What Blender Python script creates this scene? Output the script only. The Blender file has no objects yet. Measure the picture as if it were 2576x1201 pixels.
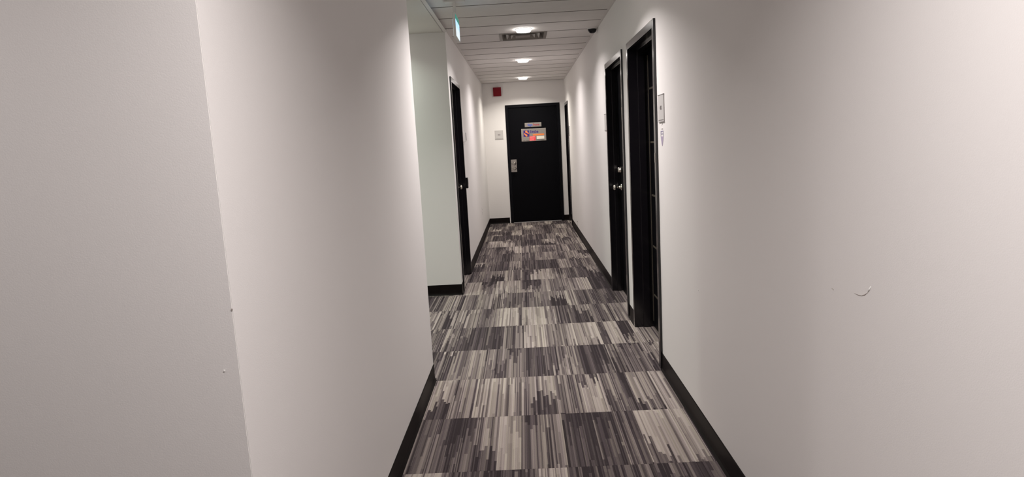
import bpy, bmesh, math, random
from mathutils import Matrix, Vector
random.seed(7)
S = bpy.context.scene
COL = S.collection

# ------------------------------------------------------------------ camera
EYE = Vector((0.0, 0.0, 1.497))
FWD = Vector((-0.022516, 0.989605, -0.142038))
RGT = Vector((0.998422, 0.014947, -0.054138))
UPV = Vector((0.051453, 0.143033, 0.988380))
cam = bpy.data.cameras.new('camera')
cam.sensor_width = 36.0
cam.lens = 1653.8 / 2576.0 * 36.0
cam.clip_start = 0.02
camo = bpy.data.objects.new('camera', cam)
COL.objects.link(camo)
M = Matrix.Identity(4)
for i in range(3):
    M[i][0] = RGT[i]; M[i][1] = UPV[i]; M[i][2] = -FWD[i]; M[i][3] = EYE[i]
camo.matrix_world = M
S.camera = camo

# ------------------------------------------------------------------ world, exposure
W = bpy.data.worlds.new('world'); S.world = W; W.use_nodes = True
W.node_tree.nodes['Background'].inputs[0].default_value = (0.75, 0.8, 0.85, 1)
W.node_tree.nodes['Background'].inputs[1].default_value = 0.02
S.view_settings.view_transform = 'Standard'
S.view_settings.look = 'None'
S.view_settings.gamma = 1.0
S.view_settings.use_curve_mapping = False
S.view_settings.exposure = 0.0
LAMP_W = 23.5          # one corridor downlight
LAMP_COL = (1.0, 0.935, 0.918)
LAMP_SPREAD = math.radians(144)
NEAR_SPREAD = math.radians(135)
HALL_COL = (0.88, 1.0, 0.87)   # the cooler lamps in the side hall

# ------------------------------------------------------------------ plan of the place (metres)
XR, XL, XN = 0.838, -0.690, -0.650
YN0, YN1 = 1.390, 4.110          # near wall block: its corner and its end
YA = 6.583                       # back wall of the side hall
D = 12.521
H, HA = 2.634, 2.606
P0, PS = 5.578, 0.489            # ceiling panel joints
T0, TS = 2.8696, 0.61            # carpet rows
TX0 = XL                         # carpet columns

# ------------------------------------------------------------------ materials
def nt(name):
    m = bpy.data.materials.new(name); m.use_nodes = True
    t = m.node_tree
    return m, t, t.nodes['Principled BSDF']
def mat(name, col, rough=0.5, metal=0.0, coat=0.0, spec=0.5, bump=0.0, bscale=200.0, var=0.0, vscale=3.0):
    m, t, b = nt(name)
    b.inputs['Base Color'].default_value = (*col, 1)
    b.inputs['Roughness'].default_value = rough
    b.inputs['Metallic'].default_value = metal
    b.inputs['Coat Weight'].default_value = coat
    b.inputs['Coat Roughness'].default_value = 0.12
    b.inputs['Specular IOR Level'].default_value = spec
    tc = t.nodes.new('ShaderNodeTexCoord')
    if bump:
        n = t.nodes.new('ShaderNodeTexNoise'); n.inputs['Scale'].default_value = bscale; n.inputs['Detail'].default_value = 3
        bp = t.nodes.new('ShaderNodeBump'); bp.inputs['Strength'].default_value = bump; bp.inputs['Distance'].default_value = 0.002
        t.links.new(tc.outputs['Object'], n.inputs['Vector'])
        t.links.new(n.outputs['Fac'], bp.inputs['Height']); t.links.new(bp.outputs['Normal'], b.inputs['Normal'])
    if var:
        n = t.nodes.new('ShaderNodeTexNoise'); n.inputs['Scale'].default_value = vscale; n.inputs['Detail'].default_value = 4
        r = t.nodes.new('ShaderNodeValToRGB')
        r.color_ramp.elements[0].position = 0.3; r.color_ramp.elements[1].position = 0.7
        r.color_ramp.elements[0].color = (*[c * (1 - var) for c in col], 1)
        r.color_ramp.elements[1].color = (*[min(1, c * (1 + var)) for c in col], 1)
        t.links.new(tc.outputs['Object'], n.inputs['Vector'])
        t.links.new(n.outputs['Fac'], r.inputs['Fac']); t.links.new(r.outputs['Color'], b.inputs['Base Color'])
    return m
def emis(name, col, strength):
    m, t, b = nt(name)
    b.inputs['Base Color'].default_value = (*col, 1)
    b.inputs['Emission Color'].default_value = (*col, 1)
    b.inputs['Emission Strength'].default_value = strength
    return m

def carpet_mat():
    m, t, b = nt('striped carpet tile')
    N = t.nodes; Lk = t.links.new
    def math_(op, a, c=None, d=None):
        n = N.new('ShaderNodeMath'); n.operation = op
        for i, v in enumerate((a, c, d)):
            if v is None: continue
            if isinstance(v, (int, float)): n.inputs[i].default_value = v
            else: Lk(v, n.inputs[i])
        return n.outputs[0]
    tc = N.new('ShaderNodeTexCoord'); sp = N.new('ShaderNodeSeparateXYZ'); Lk(tc.outputs['Object'], sp.inputs[0])
    oi = N.new('ShaderNodeObjectInfo')
    rnd = oi.outputs['Random']
    x = math_('MULTIPLY_ADD', rnd, 37.31, sp.outputs['X'])
    y = math_('MULTIPLY_ADD', rnd, 91.7, sp.outputs['Y'])
    def vor(scale, xx):
        v = N.new('ShaderNodeTexVoronoi'); v.voronoi_dimensions = '1D'; v.feature = 'F1'
        v.inputs['Scale'].default_value = scale; v.inputs['Randomness'].default_value = 1.0
        Lk(xx, v.inputs['W'])
        sc = N.new('ShaderNodeSeparateColor'); Lk(v.outputs['Color'], sc.inputs[0])
        return v.outputs['W'], sc.outputs
    wA, cA = vor(76.0, x)            # stripes about 13 mm wide
    wB, cB = vor(170.0, x)           # yarn lines
    wC, cC = vor(6.5, wA)            # groups of stripes that share a tone
    def white(u, w):
        cw = N.new('ShaderNodeCombineXYZ'); Lk(u, cw.inputs[0]); Lk(w, cw.inputs[1])
        wn = N.new('ShaderNodeTexWhiteNoise'); wn.noise_dimensions = '2D'; Lk(cw.outputs[0], wn.inputs['Vector'])
        return wn.outputs['Value']
    # a group changes tone along its length; each stripe of it stops a little sooner or later than its neighbour
    yg = math_('MULTIPLY_ADD', y, 1.0, math_('MULTIPLY_ADD', cC[0], 7.0, math_('MULTIPLY', cA[0], 0.34)))
    tone = white(wC, math_('FLOOR', yg))
    seg = math_('FLOOR', math_('MULTIPLY_ADD', y, 1.7, math_('MULTIPLY', cA[2], 9.0)))
    srnd = white(wA, seg)
    v = math_('MULTIPLY_ADD', tone, 0.60, math_('MULTIPLY', srnd, 0.34))
    trow = math_('MULTIPLY', math_('SUBTRACT', math_('FRACT', math_('MULTIPLY', rnd, 53.7)), 0.5), 0.12)
    v = math_('ADD', math_('ADD', v, trow), 0.05)
    v = math_('ADD', v, math_('MULTIPLY', math_('SUBTRACT', cB[0], 0.5), 0.16))
    v = math_('SUBTRACT', v, math_('MULTIPLY', math_('LESS_THAN', cB[2], 0.22), 0.22))
    # loop pile
    cl = N.new('ShaderNodeCombineXYZ')
    Lk(math_('MULTIPLY', x, 330.0), cl.inputs[0]); Lk(math_('MULTIPLY', y, 260.0), cl.inputs[1])
    n2 = N.new('ShaderNodeTexNoise'); n2.noise_dimensions = '2D'; n2.inputs['Scale'].default_value = 1.0; n2.inputs['Detail'].default_value = 1.0
    Lk(cl.outputs[0], n2.inputs['Vector'])
    v = math_('ADD', v, math_('MULTIPLY', math_('SUBTRACT', n2.outputs['Fac'], 0.5), 0.16))
    r = N.new('ShaderNodeValToRGB'); e = r.color_ramp.elements
    e[0].position = 0.14; e[0].color = (0.036, 0.029, 0.032, 1)
    e[1].position = 0.92; e[1].color = (0.47, 0.43, 0.385, 1)
    for p, c in ((0.34, (0.090, 0.075, 0.078)), (0.50, (0.175, 0.152, 0.144)), (0.68, (0.30, 0.268, 0.243))):
        k = e.new(p); k.color = (*c, 1)
    Lk(v, r.inputs['Fac'])
    mx = N.new('ShaderNodeMix'); mx.data_type = 'RGBA'; mx.blend_type = 'MULTIPLY'; mx.inputs[0].default_value = 1.0
    r2 = N.new('ShaderNodeValToRGB'); r2.color_ramp.elements[0].color = (1.0, 0.955, 1.0, 1); r2.color_ramp.elements[1].color = (1.0, 0.99, 0.93, 1)
    Lk(cB[1], r2.inputs['Fac'])
    Lk(r.outputs['Color'], mx.inputs[6]); Lk(r2.outputs['Color'], mx.inputs[7]); Lk(mx.outputs[2], b.inputs['Base Color'])
    bp = N.new('ShaderNodeBump'); bp.inputs['Strength'].default_value = 0.7; bp.inputs['Distance'].default_value = 0.003
    Lk(math_('ADD', n2.outputs['Fac'], math_('MULTIPLY', cB[2], 0.5)), bp.inputs['Height']); Lk(bp.outputs['Normal'], b.inputs['Normal'])
    b.inputs['Roughness'].default_value = 0.95; b.inputs['Specular IOR Level'].default_value = 0.15
    return m

MT = dict(
    wall=mat('white wall paint', (0.84, 0.815, 0.80), 0.60, spec=0.22, bump=0.10, bscale=350),
    hallwall=mat('pale sage wall paint', (0.77, 0.785, 0.73), 0.42, spec=0.35, bump=0.10, bscale=350),
    ceil=mat('ceiling panel', (0.78, 0.75, 0.73), 0.85, spec=0.2, bump=0.25, bscale=500, var=0.02, vscale=8),
    plaster=mat('ceiling plaster', (0.74, 0.72, 0.68), 0.8, spec=0.2, bump=0.08, bscale=300),
    joint=mat('grey joint strip', (0.34, 0.31, 0.29), 0.8),
    gap=mat('dark joint', (0.10, 0.09, 0.085), 0.9),
    black=mat('black gloss door paint', (0.0032, 0.0032, 0.0045), 0.45, coat=0.0, spec=0.06, bump=0.03, bscale=60),
    frame=mat('black gloss frame paint', (0.007, 0.006, 0.008), 0.22, coat=0.35, spec=0.45, bump=0.02, bscale=40),
    base=mat('black vinyl base', (0.0080, 0.0060, 0.0060), 0.42, spec=0.08, bump=0.05, bscale=120, var=0.2, vscale=20),
    steel=mat('brushed steel', (0.62, 0.58, 0.54), 0.28, metal=1.0, bump=0.02, bscale=200),
    chrome=mat('satin nickel', (0.78, 0.74, 0.68), 0.16, metal=1.0),
    plate=mat('silver plate', (0.60, 0.58, 0.57), 0.45, metal=0.15),
    plate2=mat('brushed aluminium sign plate', (0.31, 0.28, 0.255), 0.36, metal=0.3),
    ink=mat('grey ink', (0.10, 0.085, 0.085), 0.6),
    print=mat('mid grey print', (0.20, 0.175, 0.175), 0.6),
    white=mat('white plastic', (0.78, 0.76, 0.74), 0.4),
    grey=mat('grey plastic', (0.42, 0.40, 0.40), 0.5),
    red=mat('red enamel', (0.21, 0.008, 0.016), 0.5, spec=0.2),
    stickred=mat('red sticker', (0.85, 0.05, 0.07), 0.5),
    pink=mat('pale print', (0.95, 0.45, 0.42), 0.5),
    cream=mat('cream label', (0.80, 0.75, 0.66), 0.5),
    purple=mat('violet ink', (0.045, 0.016, 0.17), 0.5),
    orange=mat('orange ink', (0.80, 0.23, 0.06), 0.5),
    blueink=mat('blue ink', (0.05, 0.09, 0.42), 0.5),
    redink=mat('dull red ink', (0.36, 0.05, 0.07), 0.5),
    lilac=mat('lilac print', (0.40, 0.34, 0.47), 0.5),
    bluegrey=mat('slate blue print', (0.30, 0.28, 0.42), 0.5),
    dome=mat('smoked dome', (0.004, 0.004, 0.007), 0.22, coat=0.0, spec=0.25),
    dark=mat('dark cavity', (0.02, 0.017, 0.016), 0.8),
    vent=mat('diffuser enamel', (0.24, 0.215, 0.195), 0.35, spec=0.5),
    chip=mat('bare plaster', (0.95, 0.94, 0.92), 0.9),
    scuff=mat('dark scuff', (0.42, 0.37, 0.34), 0.9),
    rubber=mat('dark inlay metal', (0.11, 0.095, 0.075), 0.45, metal=0.4),
    lens=emis('lit lens', (1.0, 0.95, 0.91), 19.0),
    exitgreen=emis('lit green band', (0.02, 0.21, 0.155), 0.9),
    exitblue=emis('lit pale blue panel', (0.40, 0.66, 0.95), 1.1),
    exitwhite=emis('lit white panel', (0.80, 0.93, 1.0), 0.75),
    carpet=carpet_mat(),
)

# ------------------------------------------------------------------ mesh helpers
def box(bm, x0, x1, y0, y1, z0, z1, bev=0.0):
    vs = [bm.verts.new((x, y, z)) for x in (x0, x1) for y in (y0, y1) for z in (z0, z1)]
    fs = [(0, 1, 3, 2), (4, 6, 7, 5), (0, 4, 5, 1), (2, 3, 7, 6), (0, 2, 6, 4), (1, 5, 7, 3)]
    faces = [bm.faces.new([vs[i] for i in f]) for f in fs]
    if bev:
        ed = set(e for f in faces for e in f.edges)
        bmesh.ops.bevel(bm, geom=list(ed), offset=bev, segments=2, affect='EDGES', profile=0.6)
def lathe(bm, prof, o, axis='Z', seg=24, cap=True):
    """profile [(r, h)] turned about an axis through o"""
    rings = []
    for r, h in prof:
        ring = []
        for i in range(seg):
            a = 2 * math.pi * i / seg
            c, s = r * math.cos(a), r * math.sin(a)
            p = {'Z': (c, s, h), 'X': (h, c, s), 'Y': (s, h, c)}[axis]
            ring.append(bm.verts.new((o[0] + p[0], o[1] + p[1], o[2] + p[2])))
        rings.append(ring)
    for a, b in zip(rings, rings[1:]):
        for i in range(seg):
            f = bm.faces.new((a[i], a[(i + 1) % seg], b[(i + 1) % seg], b[i])); f.smooth = True
    if cap:
        bm.faces.new(rings[0][::-1]); bm.faces.new(rings[-1])
def prism(bm, pts, x0, x1, axis):
    """closed outline pts swept along an axis; pts are the two other coordinates in order"""
    def P(u, v, w): return {'X': (w, u, v), 'Y': (u, w, v), 'Z': (u, v, w)}[axis]
    a = [bm.verts.new(P(u, v, x0)) for u, v in pts]; b = [bm.verts.new(P(u, v, x1)) for u, v in pts]
    n = len(pts)
    for i in range(n): bm.faces.new((a[i], a[(i + 1) % n], b[(i + 1) % n], b[i]))
    bm.faces.new(a[::-1]); bm.faces.new(b)
def tube(bm, pts, r, seg=8):
    rings = []
    for i, p in enumerate(pts):
        p = Vector(p)
        d = (Vector(pts[min(i + 1, len(pts) - 1)]) - Vector(pts[max(i - 1, 0)])).normalized()
        u = d.orthogonal().normalized(); w = d.cross(u)
        if rings:
            u = (lu - d * lu.dot(d)).normalized(); w = d.cross(u)
        lu = u
        rr = r[i] if isinstance(r, (list, tuple)) else r
        rings.append([bm.verts.new(p + (u * math.cos(2 * math.pi * k / seg) + w * math.sin(2 * math.pi * k / seg)) * rr) for k in range(seg)])
    for a, b in zip(rings, rings[1:]):
        for k in range(seg):
            f = bm.faces.new((a[k], a[(k + 1) % seg], b[(k + 1) % seg], b[k])); f.smooth = True
    bm.faces.new(rings[0][::-1]); bm.faces.new(rings[-1])
def B(): return bmesh.new()
def obj(name, bm, m, parent=None, loc=None):
    bmesh.ops.recalc_face_normals(bm, faces=bm.faces[:])
    me = bpy.data.meshes.new(name); bm.to_mesh(me); bm.free()
    me.materials.append(MT[m] if isinstance(m, str) else m)
    o = bpy.data.objects.new(name, me); COL.objects.link(o)
    if loc: o.location = loc
    if parent: o.parent = parent
    return o
def boxes(name, lst, m, parent=None, bev=0.0, loc=None):
    bm = B()
    for b in lst: box(bm, *b, bev)
    return obj(name, bm, m, parent, loc)
def empty(name, loc=(0, 0, 0), rz=0.0):
    o = bpy.data.objects.new(name, None); COL.objects.link(o); o.location = loc; o.rotation_euler.z = rz
    o.empty_display_size = 0.1
    return o
def tag(o, label, cat=None, group=None, kind=None):
    o['label'] = label
    if cat: o['category'] = cat
    if group: o['group'] = group
    if kind: o['kind'] = kind
    return o
def text(name, body, size, m, parent, loc, rot, depth=0.0006, bold=0.0, align='CENTER', xs=1.0):
    cu = bpy.data.curves.new(name, 'FONT'); cu.body = body; cu.size = size; cu.extrude = depth
    cu.align_x = align; cu.align_y = 'CENTER'; cu.offset = bold; cu.resolution_u = 3
    t = bpy.data.objects.new(name, cu); COL.objects.link(t)
    bpy.context.view_layer.update()
    me = bpy.data.meshes.new_from_object(t.evaluated_get(bpy.context.evaluated_depsgraph_get()))
    bpy.data.objects.remove(t)
    me.materials.clear(); me.materials.append(MT[m])
    o = bpy.data.objects.new(name, me); COL.objects.link(o)
    o.location = loc; o.rotation_euler = rot; o.scale = (xs, 1, 1); o.parent = parent
    return o
FRONT = (math.pi / 2, 0, 0)                       # lettering on a wall facing the viewer (-Y)
ONRIGHT = (math.pi / 2, 0, -math.pi / 2)          # lettering on the right wall, facing -X

# ------------------------------------------------------------------ floor and carpet tiles
floor = boxes('floor', [(-4.0, 1.2, -3.4, 13.0, -0.10, -0.006)], 'carpet')
tag(floor, 'striped grey carpet tile floor of the corridor', 'floor', kind='structure')
def carpet_tile(x0, x1, y0, y1, cx, cy):
    if x1 - x0 < 0.01 or y1 - y0 < 0.01: return
    g = 0.0006
    bm = B()
    box(bm, x0 + g - cx, x1 - g - cx, y0 + g - cy, y1 - g - cy, -0.0055, 0.0)
    return obj('carpet_tile', bm, 'carpet', floor, (cx, cy, 0))
def lay(rx0, rx1, ry0, ry1):
    i0 = math.floor((rx0 - TX0) / TS); j0 = math.floor((ry0 - T0) / TS)
    j = j0
    while T0 + j * TS < ry1 - 0.005:
        i = i0
        while TX0 + i * TS < rx1 - 0.005:
            ax, ay = TX0 + i * TS, T0 + j * TS
            carpet_tile(max(ax, rx0), min(ax + TS, rx1), max(ay, ry0), min(ay + TS, ry1), ax + TS / 2, ay + TS / 2)
            i += 1
        j += 1
R1A, R1B = 4.160, 5.100       # clear openings of the two near doors in the right wall
R2A, R2B = 5.470, 6.410
R3A, R3B = 11.790, 12.452
L1A, L1B = 6.765, 7.640
lay(XN, XR, T0 - 3 * TS, T0 + 2 * TS)
lay(XL - 3 * TS, XL, T0 + 2 * TS, YA)
lay(XL, XR, T0 + 2 * TS, D)
lay(XR, XR + 0.137, R1A, R1B)
lay(XR, XR + 0.092, R2A, R2B)

# ------------------------------------------------------------------ walls
DH = 2.150                      # clear height of the openings
wt = 0.17
right = [(XR, XR + wt, -3.4, R1A - 0.02, 0, 2.75), (XR, XR + wt, R1A - 0.02, R1B + 0.02, DH + 0.02, 2.75),
         (XR, XR + wt, R1B + 0.02, R2A - 0.02, 0, 2.75), (XR, XR + wt, R2A - 0.02, R2B + 0.02, DH + 0.02, 2.75),
         (XR, XR + wt, R2B + 0.02, R3A - 0.02, 0, 2.75), (XR, XR + wt, R3A - 0.02, R3B + 0.02, DH + 0.02, 2.75),
         (XR, XR + wt, R3B + 0.02, D + 0.15, 0, 2.75)]
wall_right = tag(boxes('wall_right', right, 'wall'), 'long white wall with three black doorways and a scuff mark', 'wall', kind='structure')
EA, EB = -0.232, 0.684          # end door opening
end = [(XL - 0.15, EA - 0.02, D, D + 0.15, 0, 2.75), (EA - 0.02, EB + 0.02, D, D + 0.15, DH + 0.04, 2.75), (EB + 0.02, XR, D, D + 0.15, 0, 2.75)]
wall_end = tag(boxes('wall_end', end, 'wall'), 'cream white end wall around the black closed door with signs', 'wall', kind='structure')
left = [(XL - 0.15, XL, YA, L1A - 0.02, 0, 2.75), (XL - 0.15, XL, L1A - 0.02, L1B + 0.02, DH + 0.02, 2.75), (XL - 0.15, XL, L1B + 0.02, D, 0, 2.75)]
wall_far_left = tag(boxes('wall_far_left', left, 'wall'), 'white wall with one narrow black doorway beyond the side hall', 'wall', kind='structure')
tag(boxes('wall_side_hall', [(-4.0, XL - 0.15, YA, YA + 0.15, 0, 2.75)], 'wall'), 'pale greenish wall facing out of the side hall', 'wall', kind='structure')
bm = B(); box(bm, -3.4, XN, YN0, YN1, 0, 2.75)
ed = [e for e in bm.edges if all(abs(v.co.x - XN) < 1e-5 for v in e.verts) and abs(e.verts[0].co.z - e.verts[1].co.z) > 1]
bmesh.ops.bevel(bm, geom=ed, offset=0.0015, segments=2, affect='EDGES')
wall_near_left = tag(obj('wall_near_left', bm, 'wall'), 'large white wall block with an outer corner close to the viewer', 'wall', kind='structure')
tag(boxes('wall_rear', [(-4.0, XR + wt, -3.55, -3.4, 0, 2.75)], 'wall'), 'white wall behind the viewer', 'wall', kind='structure')
tag(boxes('wall_entry', [(-3.55, -3.4, -3.4, YN0, 0, 2.75)], 'wall'), 'white wall at the side of the entry area', 'wall', kind='structure')
tag(boxes('wall_hall_end', [(-4.15, -4.0, YN1, YA + .15, 0, 2.75)], 'wall'), 'white wall at the end of the side hall', 'wall', kind='structure')
# dents and scuffs in the right wall
def on_right(name, pts, r, m):
    bm = B(); tube(bm, [(XR - 0.0006, y, z) for y, z in pts], r, 6)
    for v in bm.verts: v.co.x = XR - 0.0006 + (v.co.x - XR + 0.0006) * 0.35
    return obj(name, bm, m, wall_right)
on_right('scuff_mark', [(1.673, 1.068), (1.655, 1.068), (1.637, 1.070), (1.622, 1.076), (1.608, 1.085)], [.0003, .0007, .0008, .0012, .0005], 'scuff')
on_right('scratch', [(1.607, 1.087), (1.600, 1.095), (1.594, 1.103)], [.0016, .0026, .0012], 'chip')
on_right('scuff_mark', [(1.800, 1.052), (1.792, 1.053), (1.785, 1.051)], [.0003, .0008, .0004], 'scuff')
on_right('paint_chip', [(3.212, 0.727), (3.208, 0.732)], [.003, .0022], 'chip')
on_right('paint_chip', [(3.196, 0.722), (3.193, 0.724)], [.002, .0015], 'chip')
bm = B(); lathe(bm, [(0.0022, -0.001), (0.0016, 0.001)], (XN - 0.001, YN0 - 0.0003, 1.173), 'Y', 8); obj('paint_chip', bm, 'scuff', wall_near_left)
bm = B(); lathe(bm, [(0.0018, -0.001), (0.0012, 0.0008)], (XN - 0.034, YN0 - 0.0003, 1.035), 'Y', 8); obj('paint_chip', bm, 'chip', wall_near_left)

# ------------------------------------------------------------------ baseboards: vinyl cove base with a toe
BH = 0.108
def base_run(name, label, a, b, n):
    """from a to b (xy on the wall face), n = unit normal into the room"""
    prof = [(0, 0.0), (0.016, 0.0), (0.013, 0.004), (0.007, 0.012), (0.0045, 0.026), (0.0042, BH - 0.004), (0.002, BH), (0, BH)]
    bm = B(); A = []; Bv = []
    for t, z in prof:
        A.append(bm.verts.new((a[0] + n[0] * t, a[1] + n[1] * t, z)))
        Bv.append(bm.verts.new((b[0] + n[0] * t, b[1] + n[1] * t, z)))
    k = len(prof)
    for i in range(k): bm.faces.new((A[i], A[(i + 1) % k], Bv[(i + 1) % k], Bv[i]))
    bm.faces.new(A[::-1]); bm.faces.new(Bv)
    return tag(obj(name, bm, 'base'), label, 'baseboard', kind='structure')
FW = 0.050
base_run('baseboard_right', 'black baseboard in front of the nearest doorway on the long white wall', (XR, -3.4), (XR, R1A - FW), (-1, 0))
base_run('baseboard_right_middle', 'short black baseboard piece between the two open doorways', (XR, R1B + FW), (XR, R2A - FW), (-1, 0))
base_run('baseboard_right_far', 'black baseboard running from the second doorway to the far narrow door', (XR, R2B + FW), (XR, R3A - FW), (-1, 0))
base_run('baseboard_near_left', 'black baseboard along the large white wall block near the viewer', (XN, YN0), (XN, YN1), (1, 0))
base_run('baseboard_entry', 'black baseboard on the face of the wall block towards the viewer', (-3.4, YN0), (XN, YN0), (0, -1))
base_run('baseboard_block_end', 'black baseboard on the end of the wall block at the side hall', (XN, YN1), (-3.4, YN1), (0, 1))
base_run('baseboard_side_hall', 'black baseboard below the greenish side hall wall', (-4.0, YA), (XL, YA), (0, -1))
base_run('baseboard_far_left_corner', 'stub of black baseboard between the hall corner and the doorway', (XL, YA - 0.016), (XL, L1A - FW), (1, 0))
base_run('baseboard_far_left', 'black baseboard beyond the doorway opposite the far right wall', (XL, L1B + FW), (XL, D), (1, 0))
base_run('baseboard_end', 'black baseboard on the end wall under the square room plate', (XL, D), (EA - FW - 0.022, D), (0, -1))
base_run('baseboard_end_corner', 'stub of black baseboard between the end door and the corner', (EB + FW, D), (XR, D), (0, -1))

# ------------------------------------------------------------------ ceilings
ceiling = tag(boxes('ceiling', [(-4.0, XR + wt, -3.4, D + .15, H + 0.070, H + 0.116)], 'gap'), 'pale grey panelled ceiling of the corridor', 'ceiling', kind='structure')
tag(boxes('ceiling_side_hall', [(-4.0, XL - 0.018, YN1, YA, HA, H + 0.016)], 'plaster'), 'plain grey plaster ceiling of the side hall, a little lower', 'ceiling', kind='structure')
VX0, VX1 = -0.182, 0.322        # air diffuser
k = -19
while P0 + k * PS < D - 0.02:
    y0, y1 = P0 + k * PS, min(P0 + (k + 1) * PS, D - 0.002)
    g = 0.0065
    y0 = max(y0, -3.4)
    if y1 < YN0: xs = [(-3.4, -1.9), (-1.9, -0.5), (-0.5, XR)]
    elif y1 < YN1: xs = [(XN, XR)]
    elif k == 3: xs = [(XL, VX0 + 0.0015), (VX1 - 0.0015, XR)]
    else: xs = [(XL, XR)]
    if y0 < YN0 < y1: xs = [(XN, XR)]
    for a, b in xs:
        bm = B(); box(bm, a + 0.002, b - 0.002, y0 + g, y1 - g, H, H + 0.0175, 0.0025)
        obj('ceiling_panel', bm, 'ceil', ceiling)
        if y0 > YN1 - 0.3:
            boxes('joint_strip', [(a + 0.002, b - 0.002, y0 - 0.0025, y0 + 0.0025, H - 0.0028, H + 0.012)], 'joint', ceiling)
    k += 1
tag(boxes('trim_1', [(XL - 0.018, XL + 0.018, YN1, YA, HA, HA + 0.003), (XL - 0.018, XL - 0.015, YN1, YA, HA, H + 0.015), (XL - 0.018, XL, YN1, YA, HA + 0.003, H - 0.001)], 'ceil'), 'narrow white drop edge between corridor ceiling and side hall ceiling', 'trim', kind='structure')
tag(boxes('trim_2', [(XR - 0.022, XR - 0.0005, YN1, D - 0.001, H - 0.003, H - 0.0004)], 'ceil'), 'white ceiling edge strip along the long wall', 'trim', kind='structure')
tag(boxes('trim_3', [(XL + 0.0005, XL + 0.022, YA + 0.001, D - 0.001, H - 0.003, H - 0.0004)], 'ceil'), 'white ceiling edge strip above the narrow doorway', 'trim', kind='structure')

# ------------------------------------------------------------------ doors
def door_on_side(name, label, side, ya, yb, reveal, fw=FW):
    """door in a wall parallel to the corridor. side +1: right wall (face at XR, room towards -X); -1: left wall"""
    wx = XR if side > 0 else XL
    X = lambda d: wx + side * d                          # d > 0 goes into the wall
    root = tag(empty(name, (wx, (ya + yb) / 2, 0)), label, 'door', kind='structure')
    oy = -(ya + yb) / 2
    def bx(d0, d1, y0, y1, z0, z1):
        a, b = sorted((X(d0) - wx, X(d1) - wx)); return (a, b, y0 + oy, y1 + oy, z0, z1)
    pr = -0.014
    dep = reveal + 0.04
    fr = [bx(pr, dep, ya - 0.002, ya, 0, DH), bx(pr, 0.0, ya - fw, ya - 0.001, 0, DH + fw),
          bx(pr, dep, yb, yb + 0.002, 0, DH), bx(pr, 0.0, yb + 0.001, yb + fw, 0, DH + fw),
          bx(pr, 0.0, ya - 0.001, yb + 0.001, DH, DH + fw), bx(0.001, dep, ya, yb, DH, DH + 0.002)]
    bm = B()
    for b in (fr[1], fr[3], fr[4]): box(bm, *b, 0.002)
    for b in (fr[0], fr[2], fr[5]): box(bm, *b)
    # the door stop, a step along both sides and the head
    s0, s1 = reveal * 0.42, reveal * 0.80
    for b in (bx(s0, s1, ya, ya + 0.014, 0, DH - 0.014), bx(s0, s1, yb - 0.014, yb, 0, DH - 0.014), bx(s0, s1, ya, yb, DH - 0.014, DH)): box(bm, *b, 0.0015)
    obj('frame', bm, 'frame', root)
    leaf = boxes('door_leaf', [bx(reveal, reveal + 0.030, ya + 0.003, yb - 0.003, 0.008, DH - 0.003)], 'black', root, 0.001)
    return root, leaf, bx
d1, leaf1, bx1 = door_on_side('door_1', 'tall black doorway nearest the viewer, recessed in the long white wall', 1, R1A, R1B, 0.137)
# five metal lines across the leaf, a lighter strip coloured as light in the gap by the stop
for z in (1.852, 1.455, 1.054, 0.658, 0.270):
    boxes('inlay_strip', [bx1(0.1345, 0.138, R1A + 0.05, R1B - 0.055, z - 0.007, z + 0.007)], 'rubber', leaf1)
boxes('gap_light_strip', [bx1(0.132, 0.138, R1B - 0.020, R1B - 0.010, 0.05, 2.10)], 'rubber', leaf1)
boxes('strike_plate', [bx1(-0.0155, -0.0135, R1A - 0.028, R1A - 0.006, 1.335, 1.395)], 'steel', d1, 0.0008)
d2, leaf2, bx2 = door_on_side('door_2', 'black door with round nickel knob and deadbolt, second in the long wall', 1, R2A, R2B, 0.092)
ky, kz = 6.285 - (R2A + R2B) / 2, 1.035
bm = B(); lathe(bm, [(0.033, 0.0915), (0.033, 0.085), (0.028, 0.080), (0.014, 0.078), (0.012, 0.052), (0.016, 0.046), (0.025, 0.036), (0.027, 0.026), (0.024, 0.016), (0.014, 0.010)], (0, ky, kz), 'X', 24)
obj('knob', bm, 'chrome', leaf2)
bm = B(); lathe(bm, [(0.031, 0.0915), (0.031, 0.082), (0.026, 0.070), (0.024, 0.058), (0.018, 0.056)], (0, ky - 0.01, 1.200), 'X', 24)
obj('deadbolt', bm, 'chrome', leaf2)
boxes('strike_plate', [bx2(-0.0155, -0.0135, R2A - 0.034, R2A - 0.012, 1.635, 1.745)], 'steel', d2, 0.0008)
d3, leaf3, bx3 = door_on_side('door_3', 'narrow black door tucked against the far end corner', 1, R3A, R3B, 0.09, 0.048)
d4, leaf4, bx4 = door_on_side('door_4', 'black doorway in the wall just past the greenish side hall', -1, L1A, L1B, 0.09)
cy4 = (L1A + L1B) / 2
bm = B(); lathe(bm, [(0.033, -0.0895), (0.033, -0.083), (0.028, -0.078), (0.014, -0.076), (0.012, -0.052), (0.016, -0.046), (0.025, -0.036), (0.027, -0.026), (0.024, -0.016), (0.014, -0.010)], (0, 7.44 - cy4, 1.045), 'X', 24)
obj('knob', bm, 'chrome', leaf4)
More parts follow.
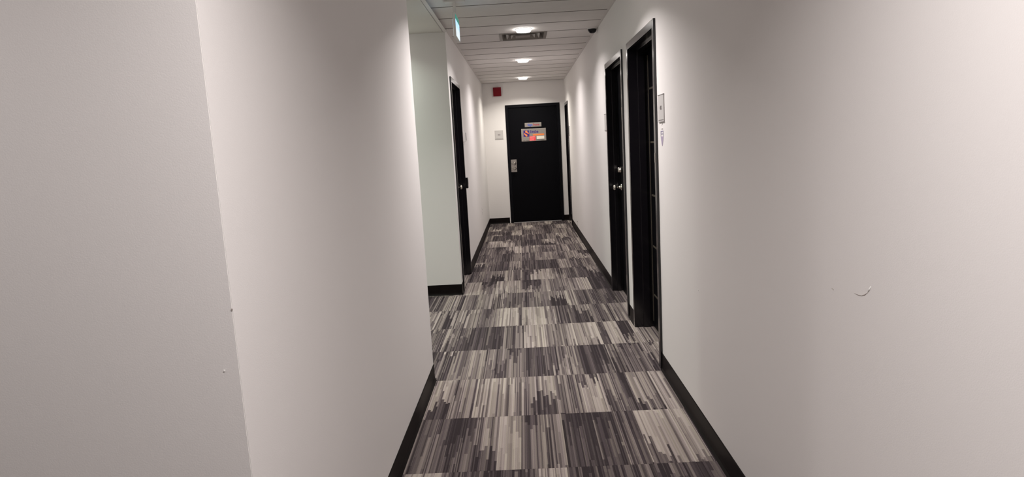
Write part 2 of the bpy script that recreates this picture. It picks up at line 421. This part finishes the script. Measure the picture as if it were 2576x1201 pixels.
# end door
d5 = tag(empty('door_5', ((EA + EB) / 2, D, 0)), 'closed black door at the end of the corridor carrying two signs', 'door', kind='structure')
ex = -(EA + EB) / 2
EH = 2.170
bm = B()
for b in ((EA - 0.050, EA, -0.014, 0.0, 0, EH + 0.05), (EB, EB + 0.050, -0.014, 0.0, 0, EH + 0.05), (EA, EB, -0.014, 0.0, EH, EH + 0.05)):
    box(bm, b[0] + ex, b[1] + ex, b[2], b[3], b[4], b[5], 0.002)
for b in ((EA - .002, EA, 0, .12, 0, EH), (EB, EB + .002, 0, .12, 0, EH), (EA, EB, 0, .12, EH, EH + 0.002)):
    box(bm, b[0] + ex, b[1] + ex, *b[2:])
obj('frame', bm, mat('black satin frame paint', (0.0045, 0.0045, 0.0065), 0.4, spec=0.10), d5)
leaf5 = boxes('door_leaf', [(EA + 0.003 + ex, EB - 0.003 + ex, 0.012, 0.055, 0.012, EH - 0.003)], 'black', d5, 0.001)
boxes('threshold', [(EA + ex, EB + ex, -0.012, 0.06, 0.0, 0.009)], 'grey', d5, 0.002)
boxes('lock_plate', [(-0.226 + ex, -0.118 + ex, 0.006, 0.0125, 0.970, 1.205)], 'steel', leaf5, 0.001)
for z in (1.130, 1.035):
    bm = B(); lathe(bm, [(0.030, 0.0065), (0.030, -0.004), (0.018, -0.008), (0.017, -0.030), (0.024, -0.036), (0.025, -0.052), (0.018, -0.058)], (-0.158 + ex, 0, z), 'Y', 20)
    obj('lock_knob', bm, 'chrome', leaf5)
boxes('latch_bolt', [(-0.222 + ex, -0.196 + ex, 0.001, 0.0065, 1.105, 1.14), (-0.222 + ex, -0.196 + ex, 0.001, 0.0065, 0.995, 1.06)], 'chrome', leaf5, 0.001)
tag(boxes('pipe_stub', [(-0.302, -0.288, D - 0.014, D - 0.001, 0.0, 0.05)], 'white', None, 0.003), 'small white stub on the floor beside the end door frame', 'pipe')

# ------------------------------------------------------------------ signs on the end door
YD = D + 0.012                    # face of the end leaf
sg = tag(empty('name_plate', (0.227, YD, 1.797)), 'narrow silver name plate with blue and red lettering, upper sign on the end door', 'sign')
boxes('plate', [(-0.157, 0.157, -0.006, -0.0002, 0, 0.078)], 'plate2', sg, 0.0025)
t1 = text('lettering', 'Sign', 0.058, 'blueink', sg, (-0.104, -0.0062, 0.038), FRONT, align='LEFT', bold=0.0018)
t2 = text('lettering', 'Frame', 0.058, 'redink', sg, (-0.003, -0.0062, 0.038), FRONT, align='LEFT', bold=0.0018, xs=0.80)
bs = tag(empty('company_sign', (0.230, YD, 1.533)), 'larger silver sign reading little with orange and violet logo on end door', 'sign')
boxes('plate', [(-0.232, 0.232, -0.006, -0.0002, 0, 0.233)], 'plate2', bs, 0.0025)
lg = boxes('logo', [(-0.192, -0.082, -0.0072, -0.0058, 0.086, 0.202)], 'purple', bs)
bm = B()
def sheet(bm, pts, y0, y1): prism(bm, pts, y0, y1, 'Y')
lathe(bm, [(0.021, -0.0079), (0.021, -0.0070)], (-0.137, 0, 0.178), 'Y', 16)
sheet(bm, [(-0.156, 0.176), (-0.120, 0.176), (-0.090, 0.152), (-0.098, 0.136), (-0.137, 0.160)], -0.0078, -0.0070)
lathe(bm, [(0.018, -0.0079), (0.018, -0.0070)], (-0.137, 0, 0.108), 'Y', 16)
sheet(bm, [(-0.184, 0.140), (-0.174, 0.156), (-0.137, 0.132), (-0.119, 0.110), (-0.155, 0.110)], -0.0078, -0.0070)
obj('logo_figure', bm, 'orange', lg)
text('lettering', 'little', 0.083, 'purple', bs, (-0.066, -0.0063, 0.172), FRONT, align='LEFT', bold=0.0016, xs=1.05)
boxes('orange_stripe', [(-0.016, 0.196, -0.0066, -0.0058, 0.100, 0.132)], 'orange', bs)
sk = boxes('sticker', [(-0.082, 0.034, -0.0074, -0.0058, 0.008, 0.092)], 'stickred', bs); sk['label'] = 'red sticker with pale print'
boxes('sticker_print', [(-0.072, 0.018, -0.0080, -0.0072, 0.070, 0.080), (-0.068, 0.010, -0.0080, -0.0072, 0.044, 0.049), (-0.078, 0.000, -0.0080, -0.0072, 0.016, 0.028)], 'pink', sk)
wl = boxes('sticker', [(0.054, 0.196, -0.0074, -0.0058, 0.034, 0.090)], 'cream', bs); wl['label'] = 'cream paper label'
bm = B(); x = -0.205
while x < 0.205:
    w = random.uniform(0.006, 0.016)
    box(bm, x, x + w, -0.0066, -0.0058, 0.010, 0.020 + random.uniform(-.002, .004)); x += w + random.choice((0.003, 0.003, 0.010))
obj('small_print', bm, 'ink', bs)

# ------------------------------------------------------------------ wall plates and boxes
def room_plate(label, loc, rot, number=None, m='plate'):
    o = tag(empty('room_plate', loc, rot), label, 'sign', 'square room plates')
    boxes('plate', [(-0.077, 0.077, -0.005, -0.0003, -0.077, 0.077)], m, o, 0.0015)
    for z in (0.077, -0.081): boxes('rail', [(-0.079, 0.079, -0.0075, -0.0003, z, z + 0.004)], 'grey', o, 0.001)
    if number:
        boxes('slot_line', [(-0.070, 0.070, -0.0056, -0.0048, -0.071, -0.068)], 'ink', o)
        text('lettering', number, 0.032, 'print', o, (-0.001, -0.0052, 0.002), FRONT, bold=0.001)
    return o
room_plate('square silver room plate on the end wall beside the black door', (-0.421, D, 1.679), 0, '400')
room_plate('silver room plate on the long wall above the small pointed emblem', (XR, 3.982, 1.660), -math.pi / 2, '402')
room_plate('silver room plate just beyond the door with the round knob', (XR, 6.590, 1.660), -math.pi / 2)
room_plate('small silver room plate beside the narrow door in the far corner', (XR, 11.600, 1.672), -math.pi / 2)
# pointed emblem with printed lines below the near plate
em = tag(empty('pointed_emblem', (XR, 3.982, 1.482), -math.pi / 2), 'small lilac pointed shield decal stuck below the nearest room plate', 'decal')
bm = B(); prism(bm, [(-0.036, 0.012), (-0.028, -0.010), (-0.013, -0.034), (0.0, -0.046), (0.013, -0.034), (0.028, -0.010), (0.036, 0.012)], -0.0014, -0.0003, 'Y'); obj('shield', bm, 'lilac', em)
boxes('bar', [(-0.036, 0.036, -0.0014, -0.0003, 0.040, 0.045)], 'bluegrey', em)
boxes('bar', [(-0.036, 0.036, -0.0014, -0.0003, 0.025, 0.029)], 'bluegrey', em)
for a, b, z in ((-0.036, -0.030, 0.012), (0.030, 0.036, 0.012), (-0.004, 0.004, 0.029)):
    boxes('bar', [(a, b, -0.0014, -0.0003, z, 0.040)], 'bluegrey', em)
boxes('printed_line', [(-0.016, 0.026, -0.0012, -0.0003, 0.058, 0.060), (-0.016, 0.026, -0.0012, -0.0003, 0.052, 0.0535)], 'grey', em)
bm = B(); tube(bm, [(-0.02, -0.0008, 0.080), (0.0, -0.0008, 0.080), (0.012, -0.0008, 0.083), (0.014, -0.0008, 0.090), (0.004, -0.0008, 0.094)], 0.0009, 6); obj('printed_mark', bm, 'grey', em)
fa = tag(empty('alarm_box', (-0.412, D, 2.474)), 'square dark red alarm box high on the end wall', 'alarm')
boxes('housing', [(-0.074, 0.074, -0.045, -0.0005, -0.080, 0.080)], 'red', fa, 0.004)
boxes('cover', [(-0.058, 0.058, -0.0475, -0.0448, -0.062, 0.062)], 'red', fa, 0.002)
th = tag(empty('thermostat', (XL, 7.885, 1.610)), 'small white thermostat box on the wall past the narrow doorway', 'thermostat')
boxes('housing', [(0.0005, 0.030, -0.050, 0.050, -0.055, 0.055)], 'white', th, 0.003)
boxes('face_plate', [(0.0298, 0.034, -0.046, 0.046, -0.040, 0.050)], 'grey', th, 0.002)
cr = tag(empty('card_reader', (XL, L1B + 0.10, 1.075)), 'small black box on the wall at the far side of the narrow doorway', 'card reader')
boxes('housing', [(0.0005, 0.034, -0.040, 0.040, -0.062, 0.062)], 'frame', cr, 0.004)
boxes('keypad', [(0.0338, 0.036, -0.026, 0.026, -0.02, 0.045)], 'dark', cr, 0.001)
def outlet(name, label, loc, rz, w, h, cat='outlet'):
    o = tag(empty(name, loc, rz), label, cat)
    boxes('cover_plate', [(-w, w, -0.006, -0.0003, -h, h)], 'white', o, 0.0015)
    for s in (-1, 1):
        boxes('socket', [(-w * .45, w * .45, -0.0075, -0.0055, s * h * .42 - h * .25, s * h * .42 + h * .25)], 'white', o, 0.001)
        boxes('slot', [(-w * .22, -w * .12, -0.0080, -0.0070, s * h * .42 - h * .1, s * h * .42 + h * .1), (w * .12, w * .22, -0.0080, -0.0070, s * h * .42 - h * .1, s * h * .42 + h * .1)], 'ink', o)
    return o
outlet('power_outlet', 'white wall outlet low on the wall opposite, near the far corner', (XL, 10.41, 0.470), math.pi / 2, 0.036, 0.060)
pc = tag(empty('cable_outlet', (XR, 10.60, 0.170), -math.pi / 2), 'small white cable outlet low on the long wall near the far end', 'outlet')
boxes('cover_plate', [(-0.022, 0.022, -0.005, -0.0003, -0.045, 0.045)], 'white', pc, 0.0015)
bm = B(); lathe(bm, [(0.007, -0.0048), (0.006, -0.010)], (0, 0, 0.03), 'Y', 10); obj('jack', bm, 'ink', pc)

# ------------------------------------------------------------------ ceiling fixtures
def downlight(label, x, y, z, power, col, group, spread=LAMP_SPREAD):
    o = tag(empty('downlight', (x, y, z)), label, 'ceiling light', group)
    bm = B(); lathe(bm, [(0.083, -0.0003), (0.083, -0.003), (0.080, -0.005), (0.076, -0.005), (0.0745, -0.0003)], (0, 0, 0), 'Z', 40, False); obj('trim_ring', bm, 'white', o)
    bm = B(); lathe(bm, [(0.0740, -0.002), (0.0745, -0.012), (0.0735, -0.022), (0.068, -0.0285), (0.050, -0.0300), (0.004, -0.0305)], (0, 0, 0), 'Z', 24); obj('lens', bm, 'lens', o)
    la = bpy.data.lights.new('lamp', 'AREA'); la.shape = 'DISK'; la.size = 0.14; la.energy = power; la.color = col; la.spread = spread
    lo = bpy.data.objects.new('lamp', la); COL.objects.link(lo); lo.parent = o; lo.location = (0, 0, -0.0315)
    return o
CX = 0.074
G = 'round downlights along the corridor'
downlight('round lit downlight in front of the square air diffuser', CX, 6.838, H, LAMP_W * 0.70, LAMP_COL, G)
downlight('round lit downlight between the diffuser and the last downlight', CX, 9.290, H, LAMP_W * 0.70, LAMP_COL, G)
downlight('round lit downlight closest to the red alarm box', CX, 11.735, H, LAMP_W * 0.82, (1.0, 0.94, 0.85), G)
downlight('round lit downlight above the nearest doorway, out of view', CX, 4.393, H, LAMP_W * 1.1, LAMP_COL, G, NEAR_SPREAD)
downlight('round lit downlight over the viewer', CX, 0.82, H, LAMP_W, LAMP_COL, G, NEAR_SPREAD)
downlight('round lit downlight over the entry area beside the viewer', -1.9, 0.95, H, LAMP_W * 0.45, LAMP_COL, G)
downlight('round cool downlight in the side hall close to its back wall', -1.52, 6.30, HA, LAMP_W * 0.28, HALL_COL, 'side hall downlights')
downlight('round cool downlight farther inside the side hall', -2.3, 5.1, HA, LAMP_W * 0.9, HALL_COL, 'side hall downlights')

vd = tag(empty('air_diffuser', ((VX0 + VX1) / 2, P0 + 3.5 * PS, H)), 'square stepped metal air diffuser set in the panelled ceiling', 'air vent')
hw, hd = (VX1 - VX0) / 2, PS / 2 - 0.003
boxes('duct', [(-hw + .01, hw - .01, -hd + .01, hd - .01, 0.060, 0.0680)], 'dark', vd)
def ring(name, ax, ay, bx_, by_, z0, z1, t, m):
    """square sloped louver from outer half size (ax, ay, z0) to inner (bx_, by_, z1)"""
    bm = B(); R_ = []
    for (w, d, z) in ((ax, ay, z0), (bx_, by_, z1), (bx_, by_, z1 + t), (ax, ay, z0 + t)):
        R_.append([bm.verts.new((sx * w, sy * d, z)) for sx, sy in ((-1, -1), (1, -1), (1, 1), (-1, 1))])
    for i in range(4):
        a, b = R_[i], R_[(i + 1) % 4]
        for j in range(4): bm.faces.new((a[j], a[(j + 1) % 4], b[(j + 1) % 4], b[j]))
    return obj(name, bm, m, vd)
ring('flange', hw, hd, hw - 0.030, hd - 0.030, -0.003, -0.003, 0.003, 'vent')
ring('collar', hw - 0.030, hd - 0.030, hw - 0.050, hd - 0.050, -0.003, 0.055, 0.003, 'vent')
ring('louver', hw - 0.075, hd - 0.075, hw - 0.115, hd - 0.115, -0.002, 0.034, 0.002, 'vent')
ring('louver', hw - 0.125, hd - 0.125, hw - 0.165, hd - 0.165, -0.003, 0.030, 0.002, 'vent')
boxes('centre_plate', [(-hw + .175, hw - .175, -hd + .175, hd - .175, -0.004, 0.000)], 'vent', vd, 0.001)
for yy in (-0.08, 0.08): boxes('bracket', [(-hw + .05, hw - .05, yy - 0.004, yy + 0.004, 0.036, 0.040)], 'vent', vd)

dc = tag(empty('dome_camera', (0.784, 7.03, H)), 'black glass dome camera with pale base on ceiling beside the long wall', 'camera')
bm = B(); lathe(bm, [(0.051, -0.0003), (0.051, -0.005), (0.049, -0.008), (0.046, -0.009), (0.0455, -0.007), (0.0455, -0.001)], (0, 0, 0), 'Z', 32, False); obj('housing', bm, 'ceil', dc)
bm = B(); lathe(bm, [(0.0452, -0.004), (0.0452, -0.014), (0.042, -0.027), (0.035, -0.039), (0.024, -0.047), (0.010, -0.051), (0.002, -0.0515)], (0, 0, 0), 'Z', 32); obj('dome', bm, 'dome', dc)

es = tag(empty('exit_sign', (-0.474, 5.435, H)), 'slim lit exit sign hanging edge-on from the corridor ceiling', 'exit sign')
boxes('canopy', [(-0.080, 0.080, -0.115, -0.045, -0.016, -0.0004)], 'white', es, 0.004)
bm = B(); box(bm, -0.010, 0.010, -0.105, -0.055, -0.105, -0.014, 0.002); obj('stem', bm, 'white', es)
hs = boxes('housing', [(-0.0115, 0.0085, -0.163, 0.163, -0.286, -0.104)], 'white', es, 0.002)
for s, xx in ((1, 0.0082), (-1, -0.0112)):
    x0, x1 = (xx, xx + 0.0012) if s > 0 else (xx - 0.0012, xx)
    boxes('green_band', [(x0, x1, -0.158, 0.158, -0.150, -0.112)], 'exitgreen', es)
    boxes('blue_panel', [(x0, x1, -0.158, 0.158, -0.205, -0.151)], 'exitblue', es)
    boxes('white_panel', [(x0, x1, -0.158, 0.158, -0.278, -0.206)], 'exitwhite', es)
